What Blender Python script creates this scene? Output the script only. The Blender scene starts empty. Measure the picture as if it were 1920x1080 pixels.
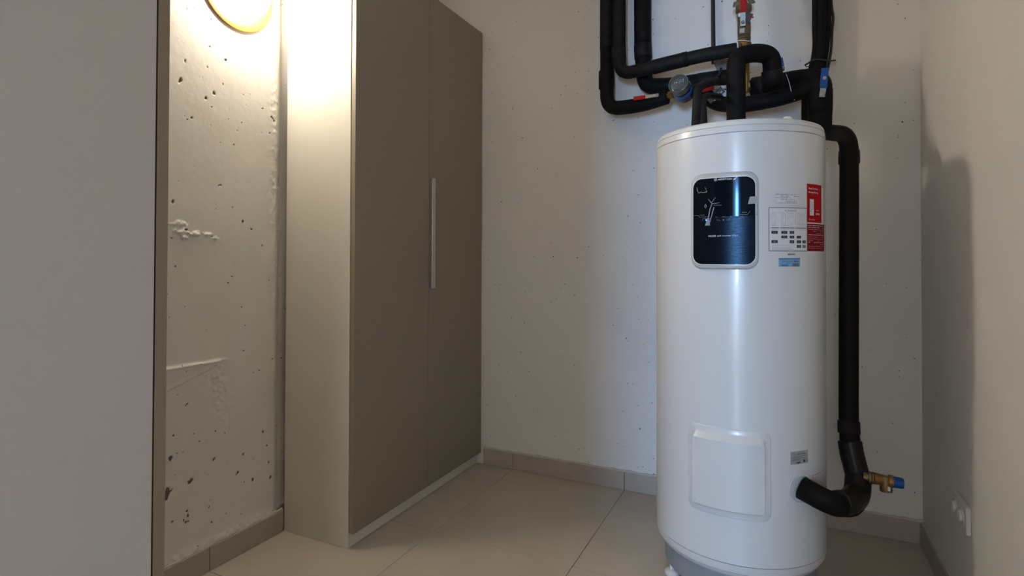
import bpy, bmesh, math, random
import numpy as np
from mathutils import Vector, Matrix

# ---------------------------------------------------------------- camera, world, lights, exposure
scene = bpy.context.scene
C = scene.collection
EYE = 1.1265
cam_data = bpy.data.cameras.new('camera')
cam = bpy.data.objects.new('camera', cam_data)
C.objects.link(cam)
cam_data.sensor_fit = 'HORIZONTAL'
cam_data.sensor_width = 36.0
cam_data.lens = 1059.1 / 1920 * 36.0
cam_data.shift_y = -71.1 / 1920
cam_data.clip_start = 0.02
YAW, PITCH, ROLL = 0.4469, 0.0118, 0.0032
fw = Vector((-math.sin(YAW), math.cos(YAW), 0))
rt = Vector((math.cos(YAW), math.sin(YAW), 0))
up = Vector((0, 0, 1))
fw2 = fw * math.cos(PITCH) + up * math.sin(PITCH)
up2 = up * math.cos(PITCH) - fw * math.sin(PITCH)
rt3 = rt * math.cos(ROLL) + up2 * math.sin(ROLL)
up3 = up2 * math.cos(ROLL) - rt * math.sin(ROLL)
M = Matrix((rt3, up3, -fw2)).transposed().to_4x4()
M.translation = Vector((0, 0, EYE))
cam.matrix_world = M
scene.camera = cam

world = bpy.data.worlds.new('world')
scene.world = world
world.use_nodes = True
bg = world.node_tree.nodes['Background']
bg.inputs[0].default_value = (1.0, 0.98, 0.95, 1)
bg.inputs[1].default_value = 4.7

def area(name, loc, rot, sx, sy, col, power):
    l = bpy.data.lights.new(name, 'AREA')
    l.shape = 'RECTANGLE'; l.size = sx; l.size_y = sy
    l.color = col; l.energy = power
    o = bpy.data.objects.new(name, l)
    C.objects.link(o); o.location = loc; o.rotation_euler = rot
    return o
# daylight arriving through the doorway in the wall behind the camera
area('daylight', (0.34, -5.0, 1.45), (math.radians(90), 0, 0), 0.36, 1.3, (0.34, 0.60, 1.0), 185.0)
LAMP_POWER = 76.0        # diffuser emission of the wall lamp

scene.view_settings.view_transform = 'Standard'
scene.view_settings.look = 'None'
scene.view_settings.exposure = 0.42
scene.view_settings.gamma = 1.0
scene.view_settings.use_curve_mapping = False

# ---------------------------------------------------------------- materials
def mat(name, col, rough=0.6, metal=0.0, noise=None, bump=None, coat=0.0, spec=0.5, var=0.0, emit=None, aniso=0.0):
    m = bpy.data.materials.new(name); m.use_nodes = True
    nt = m.node_tree; b = nt.nodes['Principled BSDF']
    b.inputs['Base Color'].default_value = (*col, 1)
    b.inputs['Roughness'].default_value = rough
    b.inputs['Metallic'].default_value = metal
    b.inputs['Specular IOR Level'].default_value = spec
    b.inputs['Coat Weight'].default_value = coat
    b.inputs['Coat Roughness'].default_value = 0.06
    b.inputs['Anisotropic'].default_value = aniso
    if emit:
        b.inputs['Emission Color'].default_value = (*emit[0], 1)
        b.inputs['Emission Strength'].default_value = emit[1]
    tc = nt.nodes.new('ShaderNodeTexCoord')
    if var:
        n = nt.nodes.new('ShaderNodeTexNoise'); n.inputs['Scale'].default_value = noise or 5; n.inputs['Detail'].default_value = 5
        nt.links.new(tc.outputs['Object'], n.inputs['Vector'])
        r = nt.nodes.new('ShaderNodeMapRange')
        r.inputs['From Min'].default_value = 0.3; r.inputs['From Max'].default_value = 0.7
        r.inputs['To Min'].default_value = 1 - var; r.inputs['To Max'].default_value = 1 + var
        nt.links.new(n.outputs['Fac'], r.inputs['Value'])
        mx = nt.nodes.new('ShaderNodeVectorMath'); mx.operation = 'SCALE'
        mx.inputs[0].default_value = col
        nt.links.new(r.outputs[0], mx.inputs['Scale'])
        nt.links.new(mx.outputs[0], b.inputs['Base Color'])
    if bump:
        n = nt.nodes.new('ShaderNodeTexNoise'); n.inputs['Scale'].default_value = bump[0]; n.inputs['Detail'].default_value = 6
        nt.links.new(tc.outputs['Object'], n.inputs['Vector'])
        bp = nt.nodes.new('ShaderNodeBump'); bp.inputs['Strength'].default_value = bump[1]; bp.inputs['Distance'].default_value = bump[2]
        nt.links.new(n.outputs['Fac'], bp.inputs['Height'])
        nt.links.new(bp.outputs[0], b.inputs['Normal'])
    return m

def plaster(name, col, pit_amount=0.5, attr=False, bump=0.35, pitcol=(0.06, 0.05, 0.04)):
    """painted concrete: mottled tone, soft relief, sparse pin-holes at two scales"""
    m = mat(name, col, rough=0.75, spec=0.3)
    nt = m.node_tree; b = nt.nodes['Principled BSDF']; N = nt.nodes.new; L = nt.links.new
    tc = N('ShaderNodeTexCoord')
    big = N('ShaderNodeTexNoise'); big.inputs['Scale'].default_value = 2.2; big.inputs['Detail'].default_value = 6
    L(tc.outputs['Object'], big.inputs['Vector'])
    r = N('ShaderNodeMapRange'); r.inputs['From Min'].default_value = 0.3; r.inputs['From Max'].default_value = 0.7
    r.inputs['To Min'].default_value = 0.95; r.inputs['To Max'].default_value = 1.04
    L(big.outputs['Fac'], r.inputs['Value'])
    sc = N('ShaderNodeVectorMath'); sc.operation = 'SCALE'; sc.inputs[0].default_value = col
    L(r.outputs[0], sc.inputs['Scale'])
    cur = sc.outputs[0]; masks = []
    wob = N('ShaderNodeTexNoise'); wob.inputs['Scale'].default_value = 60
    L(tc.outputs['Object'], wob.inputs['Vector'])
    wm = N('ShaderNodeVectorMath'); wm.operation = 'SCALE'; wm.inputs['Scale'].default_value = 0.012
    L(wob.outputs['Color'], wm.inputs[0])
    wa = N('ShaderNodeVectorMath'); wa.operation = 'ADD'
    L(tc.outputs['Object'], wa.inputs[0]); L(wm.outputs[0], wa.inputs[1])
    for scale, rad, keep in ((16, 0.060, 0.40 * pit_amount), (40, 0.10, 0.34 * pit_amount)):
        v = N('ShaderNodeTexVoronoi'); v.inputs['Scale'].default_value = scale
        L(wa.outputs[0], v.inputs['Vector'])
        lt = N('ShaderNodeMath'); lt.operation = 'LESS_THAN'; lt.inputs[1].default_value = rad
        L(v.outputs['Distance'], lt.inputs[0])
        sp = N('ShaderNodeSeparateColor'); L(v.outputs['Color'], sp.inputs[0])
        kp = N('ShaderNodeMath'); kp.operation = 'LESS_THAN'; kp.inputs[1].default_value = keep
        L(sp.outputs[0], kp.inputs[0])
        mu = N('ShaderNodeMath'); mu.operation = 'MULTIPLY'; L(lt.outputs[0], mu.inputs[0]); L(kp.outputs[0], mu.inputs[1])
        masks.append(mu.outputs[0])
    mx = N('ShaderNodeMath'); mx.operation = 'MAXIMUM'; L(masks[0], mx.inputs[0]); L(masks[1], mx.inputs[1])
    fac = mx.outputs[0]
    if attr:
        at = N('ShaderNodeAttribute'); at.attribute_name = 'pit'
        st = N('ShaderNodeMapRange'); st.inputs['From Min'].default_value = 0.35; st.inputs['From Max'].default_value = 0.6
        L(at.outputs['Fac'], st.inputs['Value'])
        m2 = N('ShaderNodeMath'); m2.operation = 'MAXIMUM'; L(fac, m2.inputs[0]); L(st.outputs[0], m2.inputs[1]); fac = m2.outputs[0]
    mix = N('ShaderNodeMix'); mix.data_type = 'RGBA'
    mix.inputs['B'].default_value = (*pitcol, 1)
    f2 = N('ShaderNodeMath'); f2.operation = 'MULTIPLY'; f2.inputs[1].default_value = 0.85
    L(fac, f2.inputs[0]); L(f2.outputs[0], mix.inputs['Factor']); L(cur, mix.inputs['A'])
    L(mix.outputs['Result'], b.inputs['Base Color'])
    fn = N('ShaderNodeTexNoise'); fn.inputs['Scale'].default_value = 45; fn.inputs['Detail'].default_value = 8
    L(tc.outputs['Object'], fn.inputs['Vector'])
    hs = N('ShaderNodeMath'); hs.operation = 'SUBTRACT'; L(fn.outputs['Fac'], hs.inputs[0]); L(fac, hs.inputs[1])
    bp = N('ShaderNodeBump'); bp.inputs['Strength'].default_value = bump; bp.inputs['Distance'].default_value = 0.0015
    L(hs.outputs[0], bp.inputs['Height']); L(bp.outputs[0], b.inputs['Normal'])
    return m

WALL = (0.72, 0.70, 0.68)
m_wall = plaster('painted_plaster', WALL, 0.5)
m_wall_left = plaster('pitted_concrete', (0.72, 0.70, 0.665), 1.3, attr=True, bump=0.5)
m_smooth = mat('smooth_plaster', (0.72, 0.70, 0.67), rough=0.7, spec=0.3, noise=3, var=0.03, bump=(30, 0.15, 0.001))
m_ceiling = mat('ceiling_paint', (0.78, 0.765, 0.74), rough=0.8, noise=2, var=0.02)
m_tile = mat('greige_porcelain', (0.485, 0.435, 0.370), rough=0.42, noise=6, var=0.05, bump=(90, 0.08, 0.0005))
m_skirt = mat('greige_skirting', (0.40, 0.355, 0.31), rough=0.5, noise=8, var=0.05)
m_grout = mat('grout', (0.22, 0.19, 0.16), rough=0.9, noise=30, var=0.08)
m_mortar = mat('filler', (0.55, 0.52, 0.47), rough=0.85, noise=30, var=0.05, bump=(50, 0.6, 0.002))
m_white_panel = mat('white_melamine', (0.66, 0.64, 0.58), rough=0.32, noise=60, var=0.012)
m_grey_panel = mat('grey_white_melamine', (0.56, 0.565, 0.57), rough=0.5, noise=60, var=0.012)
m_taupe = mat('taupe_laminate', (0.265, 0.222, 0.172), rough=0.5, noise=120, var=0.03, bump=(300, 0.1, 0.0003))
m_dark = mat('dark_gap', (0.02, 0.018, 0.015), rough=0.8, noise=20, var=0.1)
m_alu = mat('brushed_aluminium', (0.62, 0.62, 0.63), rough=0.32, metal=1.0, noise=80, var=0.05)
m_foam = mat('black_foam', (0.0065, 0.006, 0.006), rough=0.65, spec=0.12, noise=25, var=0.3, bump=(60, 0.3, 0.002))
m_foam2 = mat('worn_black_foam', (0.011, 0.010, 0.010), rough=0.6, spec=0.16, noise=18, var=0.5, bump=(50, 0.4, 0.002))
m_tape = mat('black_tape', (0.008, 0.008, 0.0085), rough=0.33, spec=0.25, noise=30, var=0.2, bump=(35, 0.4, 0.002))
m_cable = mat('black_plastic', (0.010, 0.010, 0.011), rough=0.3, noise=30, var=0.2)
m_enamel = mat('white_enamel', (0.63, 0.64, 0.64), rough=0.27, noise=4, var=0.01, coat=0.25)
m_lidm = mat('white_abs', (0.62, 0.625, 0.62), rough=0.30, noise=4, var=0.01, coat=0.15)
m_groove = mat('groove_shadow', (0.22, 0.22, 0.22), rough=0.8, noise=10, var=0.03)
m_bezel = mat('pearl_grey_plastic', (0.46, 0.46, 0.44), rough=0.35, noise=30, var=0.02)
m_bezel_in = mat('white_rim', (0.75, 0.75, 0.75), rough=0.3, noise=30, var=0.01)
m_gloss = mat('gloss_black', (0.003, 0.004, 0.007), rough=0.09, noise=30, var=0.1, spec=0.28)
m_gloss.node_tree.nodes['Principled BSDF'].inputs['Specular Tint'].default_value = (0.35, 0.65, 1.0, 1)
m_ring = mat('grey_steel', (0.30, 0.33, 0.37), rough=0.4, metal=0.3, noise=10, var=0.05)
m_brass = mat('brass', (0.24, 0.14, 0.04), rough=0.38, metal=0.85, noise=22, var=0.3, bump=(60, 0.2, 0.001))
m_brass2 = mat('dull_brass', (0.17, 0.12, 0.065), rough=0.5, metal=0.6, noise=22, var=0.3, bump=(60, 0.3, 0.001))
m_steel = mat('zinc_steel', (0.30, 0.30, 0.285), rough=0.38, metal=0.9, noise=60, var=0.12)
m_red = mat('red_vinyl', (0.33, 0.002, 0.006), rough=0.5, spec=0.25, noise=30, var=0.08)
m_blue = mat('blue_vinyl', (0.003, 0.065, 0.28), rough=0.45, spec=0.25, noise=30, var=0.08)
m_meterblue = mat('meter_blue', (0.006, 0.07, 0.24), rough=0.35, noise=30, var=0.08)
m_paper = mat('white_paper', (0.66, 0.66, 0.66), rough=0.5, noise=30, var=0.015)
m_silver = mat('silver_label', (0.40, 0.41, 0.41), rough=0.4, metal=0.3, noise=30, var=0.03)
m_redpaper = mat('red_paper', (0.40, 0.002, 0.005), rough=0.6, spec=0.15, noise=30, var=0.03)
m_darkred = mat('dark_red_paper', (0.19, 0.003, 0.008), rough=0.6, spec=0.15, noise=30, var=0.05)
m_bluepaper = mat('pale_blue_paper', (0.16, 0.36, 0.58), rough=0.4, noise=30, var=0.05)
m_bluestrip = mat('blue_strip', (0.04, 0.16, 0.38), rough=0.4, noise=30, var=0.05)
m_ink = mat('black_ink', (0.03, 0.03, 0.035), rough=0.6, noise=30, var=0.05)
m_inkgrey = mat('grey_ink', (0.15, 0.15, 0.16), rough=0.6, noise=30, var=0.05)
m_inkpale = mat('pale_ink', (0.34, 0.34, 0.35), rough=0.6, noise=30, var=0.05)
m_inkred = mat('red_ink', (0.42, 0.02, 0.05), rough=0.6, noise=30, var=0.05)
m_inkwhite = mat('white_ink', (0.62, 0.62, 0.64), rough=0.5, noise=30, var=0.03)
m_inkpink = mat('faded_white_ink', (0.50, 0.30, 0.30), rough=0.5, noise=30, var=0.03)
m_symbol = mat('symbol_grey', (0.22, 0.22, 0.23), rough=0.6, noise=30, var=0.05)
m_led = mat('blue_led', (0.05, 0.1, 0.8), rough=0.3, emit=((0.08, 0.16, 1.0), 3.0))
m_film = mat('loose_film', (0.28, 0.31, 0.35), rough=0.25, noise=90, var=0.4)
m_plastic = mat('white_plastic', (0.62, 0.61, 0.58), rough=0.35, noise=30, var=0.01)
m_tie = mat('white_nylon', (0.62, 0.62, 0.60), rough=0.5, noise=30, var=0.02)
m_bracket = mat('galvanised_plate', (0.16, 0.15, 0.14), rough=0.6, metal=0.4, noise=40, var=0.25)
m_amber = mat('amber_ring', (0.50, 0.19, 0.025), rough=0.5, noise=10, var=0.04)
m_diff = mat('lit_diffuser', (0.9, 0.88, 0.82), rough=0.5, emit=((1.0, 0.89, 0.72), LAMP_POWER))
m_glassdial = mat('dial_glass', (0.05, 0.065, 0.07), rough=0.1, noise=30, var=0.1)
m_dialrim = mat('dial_rim', (0.10, 0.10, 0.10), rough=0.35, noise=30, var=0.1)

# brushed metal finish for the lower half of the display
m_brushed = mat('brushed_black', (0.004, 0.005, 0.008), rough=0.24, spec=0.25)
m_brushed.node_tree.nodes['Principled BSDF'].inputs['Specular Tint'].default_value = (0.35, 0.65, 1.0, 1)
nt = m_brushed.node_tree
tc = nt.nodes.new('ShaderNodeTexCoord'); mp = nt.nodes.new('ShaderNodeMapping'); mp.inputs['Scale'].default_value = (25, 25, 700)
nz = nt.nodes.new('ShaderNodeTexNoise'); nz.inputs['Scale'].default_value = 1.0; nz.inputs['Detail'].default_value = 4
bp = nt.nodes.new('ShaderNodeBump'); bp.inputs['Strength'].default_value = 0.5; bp.inputs['Distance'].default_value = 0.0006
nt.links.new(tc.outputs['Object'], mp.inputs[0]); nt.links.new(mp.outputs[0], nz.inputs['Vector'])
nt.links.new(nz.outputs['Fac'], bp.inputs['Height']); nt.links.new(bp.outputs[0], nt.nodes['Principled BSDF'].inputs['Normal'])

# ---------------------------------------------------------------- helpers
def link(name, me, m, parent=None, smooth=False):
    me.name = name
    ms = m if isinstance(m, (list, tuple)) else [m]
    for k in ms: me.materials.append(k)
    if smooth:
        me.polygons.foreach_set('use_smooth', [True] * len(me.polygons))
    o = bpy.data.objects.new(name, me); C.objects.link(o)
    if parent: o.parent = parent
    return o
def pyd(name, v, f, m, parent=None, smooth=False, mi=None):
    me = bpy.data.meshes.new(name); me.from_pydata([tuple(p) for p in v], [], f); me.update()
    o = link(name, me, m, parent, smooth)
    if mi: me.polygons.foreach_set('material_index', mi)
    return o
def tag(o, label=None, cat=None, group=None, kind=None):
    if label: o['label'] = label
    if cat: o['category'] = cat
    if group: o['group'] = group
    if kind: o['kind'] = kind
    return o
def thing(name, label, cat, loc=(0, 0, 0), group=None):
    o = bpy.data.objects.new(name, None); C.objects.link(o); o.location = loc
    o.empty_display_size = 0.1
    return tag(o, label, cat, group)
def bm_box(bm, lo, hi, bev=0.0, seg=2):
    g = bmesh.ops.create_cube(bm, size=1.0)
    c = [(a + b) / 2 for a, b in zip(lo, hi)]; s = [abs(b - a) for a, b in zip(lo, hi)]
    for v in g['verts']:
        v.co = Vector((v.co.x * s[0] + c[0], v.co.y * s[1] + c[1], v.co.z * s[2] + c[2]))
    if bev:
        es = set()
        for v in g['verts']: es.update(v.link_edges)
        bmesh.ops.bevel(bm, geom=list(es), offset=bev, segments=seg, affect='EDGES', profile=0.5)
def box(name, lo, hi, m, parent=None, bev=0.0, seg=2, origin=None):
    bm = bmesh.new(); bm_box(bm, lo, hi, bev, seg)
    me = bpy.data.meshes.new(name); bm.to_mesh(me); bm.free()
    return link(name, me, m, parent)
def catmull(P, n=8):
    P = [Vector(p) for p in P]
    if len(P) < 3: return P
    out = []
    Q = [2 * P[0] - P[1]] + P + [2 * P[-1] - P[-2]]
    for i in range(1, len(Q) - 2):
        p0, p1, p2, p3 = Q[i - 1:i + 3]
        def tj(ti, a, b): return ti + max((b - a).length, 1e-6) ** 0.5
        t0 = 0; t1 = tj(t0, p0, p1); t2 = tj(t1, p1, p2); t3 = tj(t2, p2, p3)
        for k in range(n):
            t = t1 + (t2 - t1) * k / n
            A1 = p0 * ((t1 - t) / (t1 - t0)) + p1 * ((t - t0) / (t1 - t0))
            A2 = p1 * ((t2 - t) / (t2 - t1)) + p2 * ((t - t1) / (t2 - t1))
            A3 = p2 * ((t3 - t) / (t3 - t2)) + p3 * ((t - t2) / (t3 - t2))
            B1 = A1 * ((t2 - t) / (t2 - t0)) + A2 * ((t - t0) / (t2 - t0))
            B2 = A2 * ((t3 - t) / (t3 - t1)) + A3 * ((t - t1) / (t3 - t1))
            out.append(B1 * ((t2 - t) / (t2 - t1)) + B2 * ((t - t1) / (t2 - t1)))
    out.append(P[-1])
    return out
def fillet(P, rad, n=8):
    """polyline with rounded corners of radius ~rad"""
    P = [Vector(p) for p in P]; out = [P[0]]
    for i in range(1, len(P) - 1):
        a, b, c = P[i - 1:i + 2]
        r = rad[i - 1] if isinstance(rad, (list, tuple)) else rad
        d = min(r, (a - b).length * 0.49, (c - b).length * 0.49)
        s = b + (a - b).normalized() * d; e = b + (c - b).normalized() * d
        for k in range(n + 1):
            t = k / n
            out.append(s * (1 - t) ** 2 + b * 2 * t * (1 - t) + e * t * t)
    out.append(P[-1])
    return out
def tube(name, P, r, m, parent=None, seg=20, wob=0.0, seed=0, capround=0.3):
    P = [Vector(p) for p in P]; n = len(P)
    rng = random.Random(seed)
    rr = [r] * n if not isinstance(r, (list, tuple)) else list(r)
    if wob: rr = [q * (1 + wob * (rng.random() - 0.5)) for q in rr]
    # rounded ends
    T = [(P[min(i + 1, n - 1)] - P[max(i - 1, 0)]).normalized() for i in range(n)]
    e = rr[0] * capround
    P = [P[0], P[0] + T[0] * e * 0.35] + P[1:-1] + [P[-1] - T[-1] * e * 0.35, P[-1]]
    rr = [rr[0] * (1 - capround * 0.5), rr[0]] + rr[1:-1] + [rr[-1], rr[-1] * (1 - capround * 0.5)]
    T = [T[0], T[0]] + T[1:-1] + [T[-1], T[-1]]
    n = len(P)
    ref = Vector((0, 0, 1)) if abs(T[0].z) < 0.9 else Vector((1, 0, 0))
    U = (ref - T[0] * ref.dot(T[0])).normalized()
    V, F = [], []
    for i in range(n):
        U = (U - T[i] * U.dot(T[i])).normalized(); W = T[i].cross(U)
        for k in range(seg):
            a = 2 * math.pi * k / seg
            V.append(P[i] + (U * math.cos(a) + W * math.sin(a)) * rr[i])
    for i in range(n - 1):
        for k in range(seg):
            F.append((i * seg + k, i * seg + (k + 1) % seg, (i + 1) * seg + (k + 1) % seg, (i + 1) * seg + k))
    F.append(tuple(range(seg))[::-1]); F.append(tuple((n - 1) * seg + k for k in range(seg)))
    return pyd(name, V, F, m, parent, True)
def densify(P, step=0.02):
    P = [Vector(p) for p in P]; out = []
    for a, b in zip(P[:-1], P[1:]):
        k = max(1, int((b - a).length / step))
        out += [a.lerp(b, i / k) for i in range(k)]
    return out + [P[-1]]
def lathe(name, prof, o, axis, m, parent=None, seg=32, smooth=True, closed=True):
    """prof: (distance along axis, radius)"""
    o = Vector(o); a = Vector(axis).normalized()
    ref = Vector((0, 0, 1)) if abs(a.z) < 0.9 else Vector((0, 1, 0))
    U = (ref - a * ref.dot(a)).normalized(); W = a.cross(U)
    V, F = [], []
    for d, r in prof:
        for k in range(seg):
            t = 2 * math.pi * k / seg
            V.append(o + a * d + (U * math.cos(t) + W * math.sin(t)) * r)
    for i in range(len(prof) - 1):
        for k in range(seg):
            F.append((i * seg + k, i * seg + (k + 1) % seg, (i + 1) * seg + (k + 1) % seg, (i + 1) * seg + k))
    if closed:
        F.append(tuple(range(seg))[::-1]); F.append(tuple((len(prof) - 1) * seg + k for k in range(seg)))
    ob = pyd(name, V, F, m, parent, smooth)
    if smooth: sharp(ob)
    return ob
def sharp(o, ang=35):
    me = o.data
    bm = bmesh.new(); bm.from_mesh(me)
    for e in bm.edges:
        if len(e.link_faces) == 2 and e.calc_face_angle(0) > math.radians(ang): e.smooth = False
    bm.to_mesh(me); bm.free()
def frame_box(name, c, X, Y, Z, size, m, parent=None, bev=0.001):
    """box at c with axes X,Y,Z"""
    bm = bmesh.new(); bm_box(bm, [-s / 2 for s in size], [s / 2 for s in size], bev)
    X, Y, Z = Vector(X).normalized(), Vector(Y).normalized(), Vector(Z).normalized()
    for v in bm.verts: v.co = Vector(c) + X * v.co.x + Y * v.co.y + Z * v.co.z
    me = bpy.data.meshes.new(name); bm.to_mesh(me); bm.free()
    return link(name, me, m, parent)
def text_mesh(s, size, offset=0.0, shear=0.0):
    cu = bpy.data.curves.new('t', 'FONT'); cu.body = s; cu.size = size; cu.offset = offset; cu.shear = shear
    cu.align_x = 'LEFT'; cu.resolution_u = 3
    o = bpy.data.objects.new('t', cu); C.objects.link(o)
    dg = bpy.context.evaluated_depsgraph_get()
    me = bpy.data.meshes.new_from_object(o.evaluated_get(dg))
    V = [tuple(v.co) for v in me.vertices]; F = [tuple(p.vertices) for p in me.polygons]
    bpy.data.objects.remove(o); bpy.data.curves.remove(cu); bpy.data.meshes.remove(me)
    return V, F

# ---------------------------------------------------------------- room shell
XL, XR, YB, YF, ZC = -1.859, 0.496, 2.723, -1.25, 2.75
GX, GY = -1.293, 1.965      # a tile joint in each direction
def struct(o): o['kind'] = 'structure'; return o

floor = struct(box('floor', (XL - 0.2, YF - 2.2, -0.12), (XR + 0.2, YB + 0.2, -0.004), m_grout))
tile_cache = {}
def edges(a, b, g, step=0.6):
    k0 = math.floor((a - g) / step)
    e = [a] + [g + step * k for k in range(k0, k0 + 20) if a + 0.004 < g + step * k < b - 0.004] + [b]
    return e
rng = random.Random(3)
ex, ey = edges(XL, XR, GX), edges(YF - 0.2, YB, GY)
for i in range(len(ex) - 1):
    for j in range(len(ey) - 1):
        w, d = round(ex[i + 1] - ex[i] - 0.0022, 4), round(ey[j + 1] - ey[j] - 0.0022, 4)
        if w < 0.01: continue
        if (w, d) not in tile_cache:
            bm = bmesh.new(); bm_box(bm, (-w / 2, -d / 2, -0.0095), (w / 2, d / 2, 0), 0.0012, 1)
            me = bpy.data.meshes.new('floor_tile'); bm.to_mesh(me); bm.free(); me.materials.append(m_tile)
            tile_cache[(w, d)] = me
        o = bpy.data.objects.new('floor_tile', tile_cache[(w, d)]); C.objects.link(o); o.parent = floor
        o.location = ((ex[i] + ex[i + 1]) / 2, (ey[j] + ey[j + 1]) / 2, 0)

struct(box('wall_back', (XL - 0.2, YB, -0.1), (XR + 0.2, YB + 0.15, ZC + 0.1), m_wall))
struct(box('wall_right', (XR, YF - 0.12, -0.1), (XR + 0.15, YB, ZC + 0.1), m_smooth))
struct(box('ceiling', (XL - 0.2, YF - 0.2, ZC), (XR + 0.2, YB + 0.2, ZC + 0.12), m_ceiling))
# wall behind the camera with a doorway opening
bm = bmesh.new()
bm_box(bm, (XL, YF - 0.12, 0), (-0.17, YF, ZC)); bm_box(bm, (0.46, YF - 0.12, 0), (XR, YF, ZC)); bm_box(bm, (-0.17, YF - 0.12, 2.1), (0.46, YF, ZC))
me = bpy.data.meshes.new('wall_front'); bm.to_mesh(me); bm.free()
struct(link('wall_front', me, m_smooth))

box_ = struct(box('unseen_door_leaf', (0.18, YF - 0.07, 0.008), (0.459, YF - 0.03, 2.095), m_white_panel, None, 0.002))  # unseen door leaf, added to narrow the beam of daylight

# left wall: pitted concrete as a real height field in the part the room shows
def lattice(seed, ny, nz):
    return np.random.RandomState(seed).rand(ny, nz)
def vnoise(Y, Z, scale, seed):
    a = lattice(seed, 256, 256); y = Y * scale + 50; z = Z * scale + 50
    yi, zi = np.floor(y).astype(int), np.floor(z).astype(int); fy, fz = y - yi, z - zi
    fy = fy * fy * (3 - 2 * fy); fz = fz * fz * (3 - 2 * fz)
    g = lambda i, j: a[i % 256, j % 256]
    return (g(yi, zi) * (1 - fy) + g(yi + 1, zi) * fy) * (1 - fz) + (g(yi, zi + 1) * (1 - fy) + g(yi + 1, zi + 1) * fy) * fz - 0.5
ys = np.r_[YF - 0.2, -0.6, 0.0, 0.6, np.arange(1.14, 1.73, 0.0026), 2.0, YB]
zs = np.r_[-0.05, np.arange(0.07, 2.43, 0.0032), 2.5, ZC]
Y, Z = np.meshgrid(ys, zs, indexing='ij')
D = vnoise(Y, Z, 3.5, 1) * 0.004 + vnoise(Y, Z, 11, 2) * 0.0007 + vnoise(Y, Z, 40, 3) * 0.00025
pit = np.zeros_like(D)
W1, W2 = vnoise(Y, Z, 150, 4), vnoise(Y, Z, 70, 5)
def dig(y0, z0, a, b, ang=0.0, depth=0.003, dark=1.0):
    global D, pit
    c, s = math.cos(ang), math.sin(ang)
    u = ((Y - y0) * c + (Z - z0) * s) / a; v = (-(Y - y0) * s + (Z - z0) * c) / b
    q = np.clip(1.0 - np.sqrt(u * u + v * v) - W1 * 1.3 - W2 * 0.8, 0, 1)
    q = np.clip(q * 2.4, 0, 1)
    D -= q * depth; pit = np.maximum(pit, q * dark)
for p in [(1.215, .332, .016, .013, .9), (1.214, .318, .006, .016, 0), (1.296, .342, .012, .007, .7), (1.283, .214, .010, .009, -.6), (1.290, .222, .004, .010, 0),
          (1.385, .391, .009, .007, .3), (1.488, .306, .010, .005, .8), (1.555, .26, .005, .008, 0), (1.246, 1.728, .009, .005, .9),
          (1.405, 1.744, .0, .0, 0), (1.372, 1.716, .006, .010, .5), (1.342, 1.69, .005, .005, 0), (1.288, 1.609, .006, .006, .5),
          (1.2, 1.20, .0, .0, 0), (1.272, 1.215, .010, .004, 0), (1.312, 1.185, .004, .003, 0), (1.372, 1.196, .006, .003, 0),
          (1.42, 1.85, .005, .005, 0), (1.36, 1.98, .006, .005, 0), (1.262, 1.80, .004, .005, 0), (1.638, 1.68, .012, .005, -.7), (1.62, 1.62, .005, .004, 0),
          (1.50, 1.26, .004, .006, 0), (1.54, 1.23, .005, .004, 0), (1.47, 1.60, .004, .004, 0), (1.33, .47, .004, .004, 0), (1.225, .445, .006, .011, -.4),
          (1.25, .455, .006, .004, .4), (1.27, .45, .005, .003, 0), (1.255, .375, .005, .003, 0), (1.37, .225, .005, .003, .8), (1.44, .17, .004, .008, 0),
          (1.235, .23, .005, .003, 0), (1.285, .245, .004, .003, 0), (1.60, .43, .006, .006, 0), (1.63, .30, .005, .007, 0), (1.62, .37, .004, .005, 0),
          (1.45, .49, .004, .004, 0), (1.51, .37, .004, .003, 0), (1.64, .24, .006, .010, 0), (1.225, 1.31, .004, .004, 0)]:
    if p[2] > 0: dig(*p[:4], p[4], 0.0035)
R2 = random.Random(11)
for k in range(120):
    y0 = R2.uniform(1.16, 1.70); z0 = R2.uniform(0.12, 2.38)
    s = R2.uniform(0.0018, 0.0036)
    dig(y0, z0, s, s * R2.uniform(0.6, 1.4), R2.uniform(0, 3), 0.0015, R2.choice([0.25, 0.45, 0.8]))
def lump(y0, z0, a, b, hgt, rough=0.8):
    global D
    q = np.clip((1.1 - np.sqrt(((Y - y0) / a) ** 2 + ((Z - z0) / b) ** 2) - W2 * rough - W1 * 1.0) * 1.6, 0, 1)
    D += q * hgt
lump(1.255, 1.206, .026, .016, .008); lump(1.245, 1.235, .03, .012, .004); lump(1.268, 1.188, .012, .006, .006)
lump(1.306, 1.204, .017, .012, .008); lump(1.350, 1.203, .016, .009, .008); lump(1.385, 1.190, .016, .008, .004)
# ridge of the old formwork patch and the rough seam that runs down from it
ridge_z = 0.748 - (Y - 1.20) * 0.02
inb = 1 / (1 + np.exp((Y - 1.43) * 120))
D += np.exp(-((Z - ridge_z) / 0.005) ** 2) * 0.005 * inb * (1 + W2)
D += 0.0035 / (1 + np.exp((Z - ridge_z) * 600)) * np.clip((Z - 0.69 - (Y - 1.2) * 0.22) * 40, 0, 1) * inb
seam = np.exp(-((Y - (1.385 + (0.74 - Z) * 0.18)) / 0.030) ** 2) * np.clip((0.75 - Z) * 30, 0, 1) * np.clip((Z - 0.44) * 5, 0, 1)
D += seam * (W2 * 0.008 + W1 * 0.004)
pl = (Z < ridge_z) & (Z > 0.665 + np.clip(Y - 1.19, 0, 1) * 0.30) & (Y < 1.40)
D += pl * 0.0022
D += np.exp(-((Z - 0.095) / 0.02) ** 2) * (0.004 + W2 * 0.006)
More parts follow.
